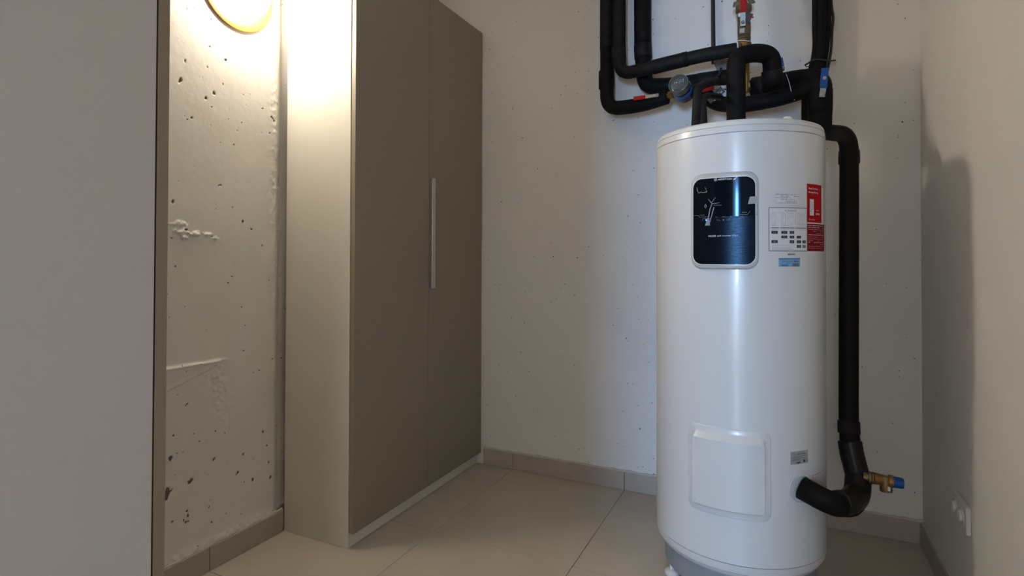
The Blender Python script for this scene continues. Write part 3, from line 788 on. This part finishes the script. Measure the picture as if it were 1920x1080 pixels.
# leftmost riser, bending right to the water meter
pipe('insulated_pipe', 'leftmost black insulated pipe, coming down and bending right to the water meter',
     [(-0.7693, 2.6750, 2.7460), (-0.7715, 2.6750, 2.1339), (-0.7611, 2.6400, 1.8372), (-0.5928, 2.6000, 1.8264), (-0.4637, 2.5800, 1.8478)], 0.0330,
     sleeves=[((-0.7693, 2.6750, 2.7440), (-0.7715, 2.6750, 2.1391), 0.0345, m_foam2), ((-0.7720, 2.6680, 2.0300), (-0.7690, 2.6580, 1.9435), 0.0370, m_foam)], rad=0.07)
pipe('insulated_pipe', 'black insulated pipe beside the leftmost one, bending right and rising to the brass valve',
     [(-0.6952, 2.6250, 2.7460), (-0.6960, 2.6200, 2.1039), (-0.6829, 2.5900, 1.9793), (-0.5128, 2.5650, 1.9848), (-0.3066, 2.5650, 2.0065), (-0.1734, 2.5750, 2.0123)], 0.0295,
     m_foam2, sleeves=[((-0.6986, 2.6200, 2.1221), (-0.6933, 2.6100, 2.0471), 0.0325, m_foam2), ((-0.5249, 2.5660, 1.9844), (-0.3737, 2.5650, 2.0002), 0.0320, m_foam2)], rad=0.06)
pipe('insulated_pipe', 'thick straight black insulated riser, third from the left, passing behind the sloping pipe',
     [(-0.5994, 2.6720, 2.7460), (-0.5967, 2.6720, 2.0676), (-0.5825, 2.6650, 1.9294), (-0.4540, 2.6600, 1.9166), (-0.2613, 2.6600, 1.9229), (-0.1924, 2.6600, 1.9208)], 0.0370,
     sleeves=[((-0.5994, 2.6720, 2.7440), (-0.5967, 2.6720, 2.1388), 0.0395, m_foam), ((-0.5967, 2.6720, 2.1337), (-0.5937, 2.6700, 2.0666), 0.0410, m_foam2), ((-0.3410, 2.6600, 1.9215), (-0.2613, 2.6600, 1.9229), 0.0370, m_foam2)], rad=0.05)
tag(tube('conduit', densify([(-0.2854, 2.7000, 2.7460), (-0.2833, 2.7000, 2.1881), (-0.2812, 2.7000, 2.0051)], 0.05), 0.0095, m_cable, None, 14), 'thin black vertical conduit left of the brass valve', 'conduit')

# U shaped pipe standing on the tank
pipe('insulated_pipe', 'fat black insulated pipe rising from the heater top and looping over to the right',
     [(-0.1646, 2.3800, 1.5662), (-0.1646, 2.3850, 1.9201), (-0.0924, 2.4200, 1.9374), (-0.0376, 2.4700, 1.9326), (-0.0343, 2.4900, 1.8117)], 0.0355, seed=4, wob=0.01,
     sleeves=[((-0.0379, 2.4780, 1.8752), (-0.0343, 2.4900, 1.8246), 0.0395, m_foam2)], rad=0.075)
riser = pipe('insulated_pipe', 'black insulated pipe with a sagging branch, turning down at the blue lever behind the heater',
     [(-0.1205, 2.6500, 1.8618), (-0.0342, 2.6300, 1.8590), (0.0651, 2.5700, 1.8492), (0.1349, 2.5200, 1.8299), (0.1315, 2.5030, 1.6123)], 0.0425, seed=6, wob=0.03,
     sleeves=[((0.1346, 2.5180, 1.7873), (0.1320, 2.5080, 1.6865), 0.0440, m_foam), ((-0.1141, 2.6500, 1.8621), (-0.0549, 2.6360, 1.8599), 0.0440, m_foam2)], rad=0.06)
br_ = tube('branch_pipe', densify(fillet([(-0.3223, 2.6200, 1.8625), (-0.2665, 2.6000, 1.7989), (-0.1677, 2.5800, 1.7735), (-0.0736, 2.5600, 1.7736), (0.0218, 2.5400, 1.7813), (0.1198, 2.5150, 1.8052)], 0.05), 0.03), 0.0330, m_foam, riser, 20, 0.03, 7)
br_['label'] = 'sagging lower branch, low behind the loop'
pipe('thin_insulated_pipe', 'taller of two slim black pipes rising from the left of the heater top',
     [(-0.2902, 2.1600, 1.5662), (-0.2833, 2.1800, 1.7527), (-0.2710, 2.3000, 1.8024), (-0.2377, 2.4200, 1.8424)], 0.0158, m_foam2, rad=0.03, seed=8, seg=16)
pipe('thin_insulated_pipe', 'shorter of two slim black pipes rising from the left of the heater top',
     [(-0.2613, 2.2000, 1.5662), (-0.2712, 2.2200, 1.7258), (-0.2615, 2.3200, 1.7606), (-0.2304, 2.4500, 1.7841)], 0.0135, m_foam2, rad=0.03, seed=9, seg=16)
pipe('cable', 'thin grey black cable curving up to the right from the water meter',
     None, 0.0055, m_foam2, path=catmull([(-0.3511, 2.5000, 1.8617), (-0.3032, 2.5000, 1.8578), (-0.2668, 2.5200, 1.8745), (-0.2440, 2.5500, 1.9074), (-0.2400, 2.6000, 1.9495)]), seg=10, cat='cable', wob=0)
pipe('thin_insulated_pipe', 'slim black upright pipe behind the heater, left of the thick elbow',
     [(0.0875, 2.6650, 1.9070), (0.0868, 2.6650, 1.6261), (0.087, 2.665, 0.9), (0.087, 2.665, 0.002)], 0.0150, m_foam, seed=10, seg=16)

# tall downpipe on the right of the heater
dp = pipe('insulated_pipe', 'tall black insulated pipe down the right side of the heater, ending in its lower opening',
     [(0.1332, 2.5000, 1.6178), (0.2125, 2.3100, 1.5627), (0.2052, 2.2400, 1.2787), (0.1995, 2.2200, 0.5919), (0.2020, 2.2000, 0.4906), (0.2245, 2.1700, 0.3985), (0.1991, 2.0800, 0.3456), (0.1316, 1.9500, 0.3870), (0.0468, 1.9750, 0.4153)],
     lambda q: 0.0298 if q.z > 0.53 else 0.0298 + min(1, (0.53 - q.z) / 0.08) * 0.0050, m_foam, seed=12, wob=0.012, rad=[0.07, 0.15, 0.05, 0.06, 0.05, 0.05, 0.06])
tube('insulation_sleeve', densify([(0.2123, 2.3100, 1.5022), (0.2106, 2.2930, 1.4583)], 0.02), 0.0335, m_foam2, dp, 20, 0.02, 3, 0.15)
tube('insulation_sleeve', densify([(0.1995, 2.2200, 0.5757), (0.2001, 2.2120, 0.5349)], 0.02), 0.0340, m_foam2, dp, 20, 0.02, 4, 0.15)
tube('taped_bend', densify(catmull([(0.2010, 2.2050, 0.5138), (0.2061, 2.1950, 0.4750), (0.2176, 2.1750, 0.4218), (0.2219, 2.1600, 0.3930)]), 0.01), 0.0362, m_tape, dp, 20, 0.015, 5, 0.2)
tube('taped_bend', densify(catmull([(0.2205, 2.1600, 0.4048), (0.2123, 2.1250, 0.3697), (0.1852, 2.0550, 0.3644), (0.1513, 1.9900, 0.3784)]), 0.01), 0.0385, m_tape, dp, 20, 0.015, 6, 0.2)

# cables and tubes bundled on the right
for i, (px, dn, rr, lab) in enumerate(((1529, 0.0, 0.0150, 'leftmost black tube of the vertical bundle right of the brass valve'), (1540, -0.012, 0.0150, 'middle black tube of the vertical bundle right of the brass valve'),
                                       (1549, 0.004, 0.0125, 'right hand black tube of the vertical bundle, next to the loose cable'))):
    b = [0, 0, 0][i]
    tag(tube('tube', densify(catmull([(0.1290, 2.6800, 2.7460) if i == 0 else (0.1492, 2.6550, 2.7460) if i == 1 else (0.1702, 2.6800, 2.7460),
                                      (0.1284, 2.6800, 2.1194) if i == 0 else (0.1486, 2.6550, 2.1064) if i == 1 else (0.1715, 2.6800, 2.1118),
                                      (0.1280, 2.6800, 1.9958) if i == 0 else (0.1444, 2.6550, 1.9849) if i == 1 else (0.1633, 2.6800, 1.9903),
                                      (0.1055, 2.6700, 1.8835) if i == 0 else (0.1260, 2.6450, 1.8735) if i == 1 else (0.1468, 2.6700, 1.8780)]), 0.03), rr, m_foam, None, 14, 0.03, i), lab, 'tube', 'tubes in the vertical bundle')
tag(tube('cable', densify(catmull([(0.1844, 2.6900, 2.7460), (0.1859, 2.6900, 2.1801), (0.1916, 2.6900, 2.1299), (0.1875, 2.6900, 2.0680), (0.1834, 2.6900, 1.9905), (0.1695, 2.6900, 1.9030)]), 0.02), 0.0055, m_cable, None, 10), 'thin shiny black cable bulging out on the right edge of the bundle', 'cable')
tie = tube('strap', densify(catmull([(0.0855, 2.6600, 1.9350), (0.0988, 2.6450, 1.9374), (0.1141, 2.6350, 1.9431), (0.1448, 2.6300, 1.9392), (0.1748, 2.6500, 1.9367), (0.1980, 2.6800, 1.9449)]), 0.01), 0.0035, m_cable, None, 8)
tag(tie, 'black strap tied round the vertical tube bundle above the blue lever', 'strap')
tube('loop', catmull([(0.1980, 2.6800, 1.9449), (0.2018, 2.6800, 1.9355), (0.1941, 2.6800, 1.9322), (0.1884, 2.6800, 1.9397)]), 0.0018, m_tie, tie, 8)
tube('loop', catmull([(0.0875, 2.6600, 1.9370), (0.0914, 2.6600, 1.9274), (0.1009, 2.6500, 1.9252), (0.1027, 2.6450, 1.9368)]), 0.0018, m_cable, tie, 8)

# ---------------------------------------------------------------- brass valve assembly
A0 = Vector((-0.1529, 2.6300, 2.3879)); A1 = Vector((-0.1459, 2.6100, 2.0036)); ax = (A1 - A0); LN = ax.length; k = LN / 162.0
bv = thing('brass_valve', 'upright brass shut-off valve with a red lever, above the looping pipe', 'valve', tuple(A0))
def Q(y): return (y + 62) * k
lathe('body', [(Q(-62), .020), (Q(-10), .020), (Q(-8), .029), (Q(4), .029), (Q(6), .0265), (Q(12), .0265), (Q(13), .0325), (Q(22), .0325), (Q(25), .0265), (Q(40), .0265), (Q(42), .0240), (Q(44), .0265),
               (Q(60), .0268), (Q(68), .0258), (Q(69), .0235), (Q(71), .0262), (Q(74), .0262), (Q(75), .0238), (Q(77), .0258), (Q(80), .0245), (Q(100), .0235)], (0, 0, 0), ax, m_brass2, bv, 28)
d0 = ax.normalized()
lathe('upper_pipe', [(-0.245, .0195), (0.0, .0195)], (0, 0, 0), ax, m_brass2, bv, 24)
lathe('lower_pipe', [(Q(82), .0238), (Q(104), .0235), (Q(112), .014), (Q(172), .014)], Vector((-0.1411, 2.6000, 1.9996)) - A1, d0, m_brass, bv, 24).location = (0, 0, 0)
lathe('elbow_nut', [(0, .012), (.004, .019), (.022, .019), (.024, .014)], Vector((-0.1456, 2.6000, 1.8560)) - A0, (1, 0.0, 0.05), m_brass, bv, 6, False)
fwd = Vector((0.0, -1, 0))
def strip(name, a, b, w, th, m, parent, origin=(0, 0, 0)):
    a, b = Vector(a), Vector(b); d = (b - a); n_ = Vector((0.05, -1, 0)); n_ = (n_ - d.normalized() * n_.dot(d.normalized())).normalized()
    return frame_box(name, (a + b) / 2 - Vector(origin), d, n_.cross(d), n_, (d.length, w, th), m, parent, min(w, th) * 0.3)
lv = strip('lever', (-0.1494, 2.5650, 2.1707), (-0.1498, 2.5700, 2.1068), 0.0215, 0.004, m_steel, bv, A0)
lathe('pivot_nut', [(0, .0075), (.006, .0075), (.008, .0055)], Vector((-0.1495, 2.5660, 2.1212)) - A0, (0, -1, 0), m_steel, bv, 6, False)
g = strip('grip', (-0.1469, 2.5600, 2.2497), (-0.1472, 2.5630, 2.1627), 0.0255, 0.008, m_red, bv, A0); g['label'] = 'red lever grip'
for s in (-1, 1):
    strip('clamp_ear', (-0.1620, 2.6000, 2.2191) if s < 0 else (-0.1324, 2.6000, 2.2157), (-0.1913, 2.6200, 2.2259) if s < 0 else (-0.1080, 2.6200, 2.2284), 0.024, 0.004, m_steel, bv, A0)
strip('paper_tag', (-0.1690, 2.5750, 2.1577), (-0.1561, 2.5720, 2.1588), 0.015, 0.001, m_paper, bv, A0)
strip('paper_tag', (-0.1629, 2.5770, 2.0912), (-0.1439, 2.5760, 2.0899), 0.020, 0.001, m_inkpale, bv, A0)
strip('hanging_tag', (-0.1351, 2.5700, 2.1201), (-0.1180, 2.5600, 2.1516), 0.022, 0.002, m_ink, bv, A0)['label'] = 'dark hanging tag with a red corner'
strip('tag_corner', (-0.1179, 2.5570, 2.1369), (-0.1076, 2.5570, 2.1305), 0.006, 0.002, m_red, bv, A0)
tag(tube('cable_tie', densify([(-0.1737, 2.5800, 2.0529), (-0.1440, 2.5770, 2.0470), (-0.1233, 2.5800, 2.0424)], 0.02), 0.0016, m_tie, None, 8), 'white tie round the brass valve just above the sloping pipe', 'cable tie')
tag(tube('cable_tie', densify(catmull([(0.0142, 2.5400, 1.8713), (0.0237, 2.5200, 1.8340), (0.0330, 2.5050, 1.7880), (0.0446, 2.5200, 1.7563)]), 0.01), 0.0014, m_tie, None, 8), 'thin white tie end hanging over the horizontal pipe', 'cable tie')

# bracket plate on the wall behind
br = thing('wall_bracket', 'grey metal bracket plate on the wall behind the loop, with a round hole', 'bracket', (-0.2416, 2.6900, 1.9602))
O = Vector((-0.2416, 2.6900, 1.9602))
def rel(p): return Vector(p) - O
pts = [(-0.2831, 2.6750, 2.0170), (-0.2156, 2.6750, 2.0117), (-0.2024, 2.6750, 1.9146), (-0.2515, 2.6750, 1.9020), (-0.2650, 2.6750, 1.9662)]
hc = Vector((-0.2290, 2.6750, 1.9659)); hole = [hc + Vector((math.cos(a) * .009, 0, math.sin(a) * .009)) for a in np.linspace(0, 2 * math.pi, 17)[:-1]]
bm = bmesh.new()
ov = [bm.verts.new(rel(p_)) for p_ in pts]; hv = [bm.verts.new(rel(p_)) for p_ in hole]
oe = [bm.edges.new((ov[i], ov[(i + 1) % 5])) for i in range(5)]; he = [bm.edges.new((hv[i], hv[(i + 1) % 16])) for i in range(16)]
bmesh.ops.triangle_fill(bm, edges=oe + he, use_beauty=True)
r_ = bmesh.ops.extrude_face_region(bm, geom=bm.faces[:])
for v in [e for e in r_['geom'] if isinstance(e, bmesh.types.BMVert)]: v.co.y += 0.004
me = bpy.data.meshes.new('plate'); bm.to_mesh(me); bm.free(); link('plate', me, m_bracket, br)
box('stand_off', (-0.012, 0.0, -0.03), (0.012, 0.032, -0.01), m_bracket, br)

# ---------------------------------------------------------------- water meter
face = Vector((-0.4013, 2.4750, 1.8704)); base = Vector((-0.3896, 2.5500, 1.8511))
mx_ = face - base; ml = mx_.length
wm = thing('water_meter', 'round water meter with a dark glass dial and blue ring, on the left pipes', 'water meter', tuple(base))
lathe('body', [(-0.030, .034), (-0.022, .042), (0.0, .043), (0.010, .043), (0.012, .040), (0.05, .040)], (0, 0, 0), mx_, m_cable, wm, 40)
lathe('blue_ring', [(0.010, .0410), (0.011, .0435), (0.027, .0435), (0.028, .0400)], (0, 0, 0), mx_, m_meterblue, wm, 40)
lathe('head', [(0.045, .041), (ml * 0.80, .040), (ml * 0.84, .0425), (ml - 0.003, .0432), (ml, .0425), (ml, .0395), (ml - 0.004, .0380), (ml - 0.004, .030)], (0, 0, 0), mx_, m_dialrim, wm, 48)
dl = lathe('dial', [(ml - 0.005, .0381), (ml - 0.0025, .0376), (ml - 0.0005, .034), (ml + 0.0005, .020), (ml + 0.0008, .004)], (0, 0, 0), mx_, m_glassdial, wm, 48)
aw = mx_.normalized(); u_ = Vector((1, 0, 0)); u_ = (u_ - aw * u_.dot(aw)).normalized(); v_ = aw.cross(u_)
if v_.z < 0: v_ = -v_
V, F, MI = [], [], []
def dq(x0, z0, x1, z1, mi_):
    b = len(V)
    for x, z in ((x0, z0), (x1, z0), (x1, z1), (x0, z1)): V.append(aw * (ml + 0.0014) + u_ * x + v_ * z)
    F.append((b, b + 1, b + 2, b + 3)); MI.append(mi_)
for (x0, z0, x1, z1) in ((.010, .001, .0115, .015), (.0225, .001, .024, .015), (.010, .0135, .024, .015), (.010, .001, .024, .0025)): dq(x0, z0, x1, z1, 1)
dq(.015, .006, .019, .010, 1); dq(.004, -.004, .006, .010, 0); dq(-.009, .0, -.003, .008, 0); dq(-.017, -.003, -.0155, .009, 0); dq(-.014, .001, -.012, .006, 0)
dq(-.010, .014, -.008, .017, 0); dq(-.003, .015, -.001, .018, 0); dq(-.010, -.011, -.002, -.0095, 0)
pyd('dial_print', V, F, [m_inkpale, m_bluepaper], dl, False, MI)
lathe('seal', [(0, .003), (.004, .003)], Vector((-0.3588, 2.5000, 1.8764)) - base, (0, -1, 0), m_inkpale, wm, 8)
j = lathe('coupling', [(0, .013), (.012, .013), (.0125, .019), (.030, .019), (.031, .015), (.045, .015)], Vector((-0.4675, 2.5750, 1.8470)) - base, Vector((-0.4071, 2.5600, 1.8571)) - Vector((-0.4675, 2.5750, 1.8470)), m_brass, wm, 8, False)
j['label'] = 'brass coupling nut'

# loose levers of valves hidden in the insulation
def lever_valve(name, label, a, b, c, w, gm, cat='valve'):
    """steel arm a-b, grip b-c"""
    t = thing(name, label, cat, a)
    strip('lever', a, b, w * 0.8, 0.003, m_steel, t, a)
    strip('grip', b, c, w, 0.006, gm, t, a)
    d = (Vector(b) - Vector(a)).normalized() * 0.010
    lathe('pivot_nut', [(0, w * .30), (.005, w * .30), (.006, w * .2)], d, (0, -1, 0), m_steel, t, 6, False)
    lathe('stem', [(-0.03, .006), (0.0, .006)], d, (0, -1, 0), m_brass, t, 10)
    return t
lever_valve('valve_handle', 'red valve lever lying along the leftmost pipe, left of the meter', (-0.4951, 2.5350, 1.8471), (-0.5563, 2.5450, 1.8475), (-0.6118, 2.5550, 1.8494), 0.0185, m_red)
lever_valve('valve_handle', 'red valve lever half hidden behind the slim pipes, right of the meter', (-0.2082, 2.5300, 1.8448), (-0.2614, 2.5300, 1.8493), (-0.3103, 2.5400, 1.8444), 0.0175, m_red)
bl = lever_valve('valve_handle', 'upright blue valve lever on the elbow right of the looping pipe', (0.1364, 2.4520, 1.7407), (0.1419, 2.4520, 1.7748), (0.1471, 2.4470, 1.8502), 0.0255, m_blue)
em = lathe('emblem', [(0, .0065), (.0006, .0065)], Vector((0.1451, 2.4445, 1.8110)) - Vector((0.1364, 2.4520, 1.7407)), (0.05, -1, 0), m_inkpale, bl, 16)
lever_valve('valve_handle', 'small edge-on blue valve lever just right of the loop', (0.0045, 2.5200, 1.8841), (0.0026, 2.5100, 1.8964), (-0.0031, 2.5000, 1.9285), 0.009, m_blue)
tg = thing('instruction_tag', 'dark tilted tag with white and cyan print, under the red lever right of the meter', 'tag', (-0.2541, 2.5000, 1.8065))
O = Vector((-0.2541, 2.5000, 1.8065))
strip('card', (-0.2818, 2.5000, 1.7850), (-0.2225, 2.5000, 1.8295), 0.030, 0.0015, m_ink, tg, O)
def onTag(n_, a, b, w, m): strip(n_, a, b, w, 0.001, m, tg, O)
onTag('print_line', (-0.2582, 2.4985, 1.7841), (-0.2455, 2.4985, 1.7938), 0.004, m_inkwhite)
onTag('print_line', (-0.2646, 2.4985, 1.7984), (-0.2392, 2.4985, 1.8177), 0.003, m_inkpale)
onTag('print_line', (-0.2752, 2.4985, 1.7974), (-0.2710, 2.4985, 1.8014), 0.008, m_inkwhite)
onTag('print_line', (-0.2329, 2.4985, 1.8147), (-0.2266, 2.4985, 1.8206), 0.006, m_bluepaper)
onTag('print_line', (-0.2816, 2.4985, 1.8004), (-0.2561, 2.4985, 1.8198), 0.002, m_bluestrip)

# relief valve at the lower right bend
a, b = Vector((0.2317, 2.1400, 0.4224)), Vector((0.3405, 2.1400, 0.4175)); dd = (b - a); kk = dd.length / 77.0
rv = thing('relief_valve', 'brass relief valve with a blue cap, sticking out right of the lower pipe bend', 'valve', tuple(a))
lathe('nipple', [(0, .014), (10 * kk, .014), (10.5 * kk, .019), (14 * kk, .019), (14.5 * kk, .0165), (17 * kk, .019), (20 * kk, .019), (21 * kk, .016)], (0, 0, 0), dd, m_brass2, rv, 24)
lathe('body', [(20 * kk, .016), (22 * kk, .0185), (38 * kk, .0165), (40 * kk, .0155), (48 * kk, .0155), (49 * kk, .0195), (57 * kk, .0195), (57.5 * kk, .017)], (0, 0, 0), dd, m_brass, rv, 24)
lathe('outlet', [(-0.012, .014), (0.0, .0165), (0.022, .0170), (0.028, .0180), (0.034, .0165)], dd * (43 / 77), Vector((0.05, -0.1, -1)), m_brass2, rv, 20)
c_ = lathe('cap', [(57 * kk, .0165), (59 * kk, .0175), (76 * kk, .0160), (77 * kk, .0145)], (0, 0, 0), dd, m_blue, rv, 16); c_['label'] = 'blue plastic cap'
strip('paper_tag', (0.2993, 2.1180, 0.4082), (0.2993, 2.1180, 0.3949), 0.007, 0.001, m_paper, rv, a)

# ---------------------------------------------------------------- double socket on the right wall
so = thing('wall_socket', 'white double wall socket low on the right wall', 'socket', (XR, 2.155, 0.354))
box('frame', (-0.013, -0.077, -0.041), (0.0, 0.077, 0.041), m_plastic, so, 0.003, 2)
for y in (-0.036, 0.036):
    s_ = lathe('socket_insert', [(0, .0), (0.0, .0235), (0.003, .0235), (0.0035, .022)], (-0.0125, y, 0), (-1, 0, 0), m_plastic, so, 28)
    lathe('plug_cap', [(0.003, .017), (0.010, .0155), (0.012, .012)], (-0.0125, y, 0), (-1, 0, 0), m_plastic, s_, 24)
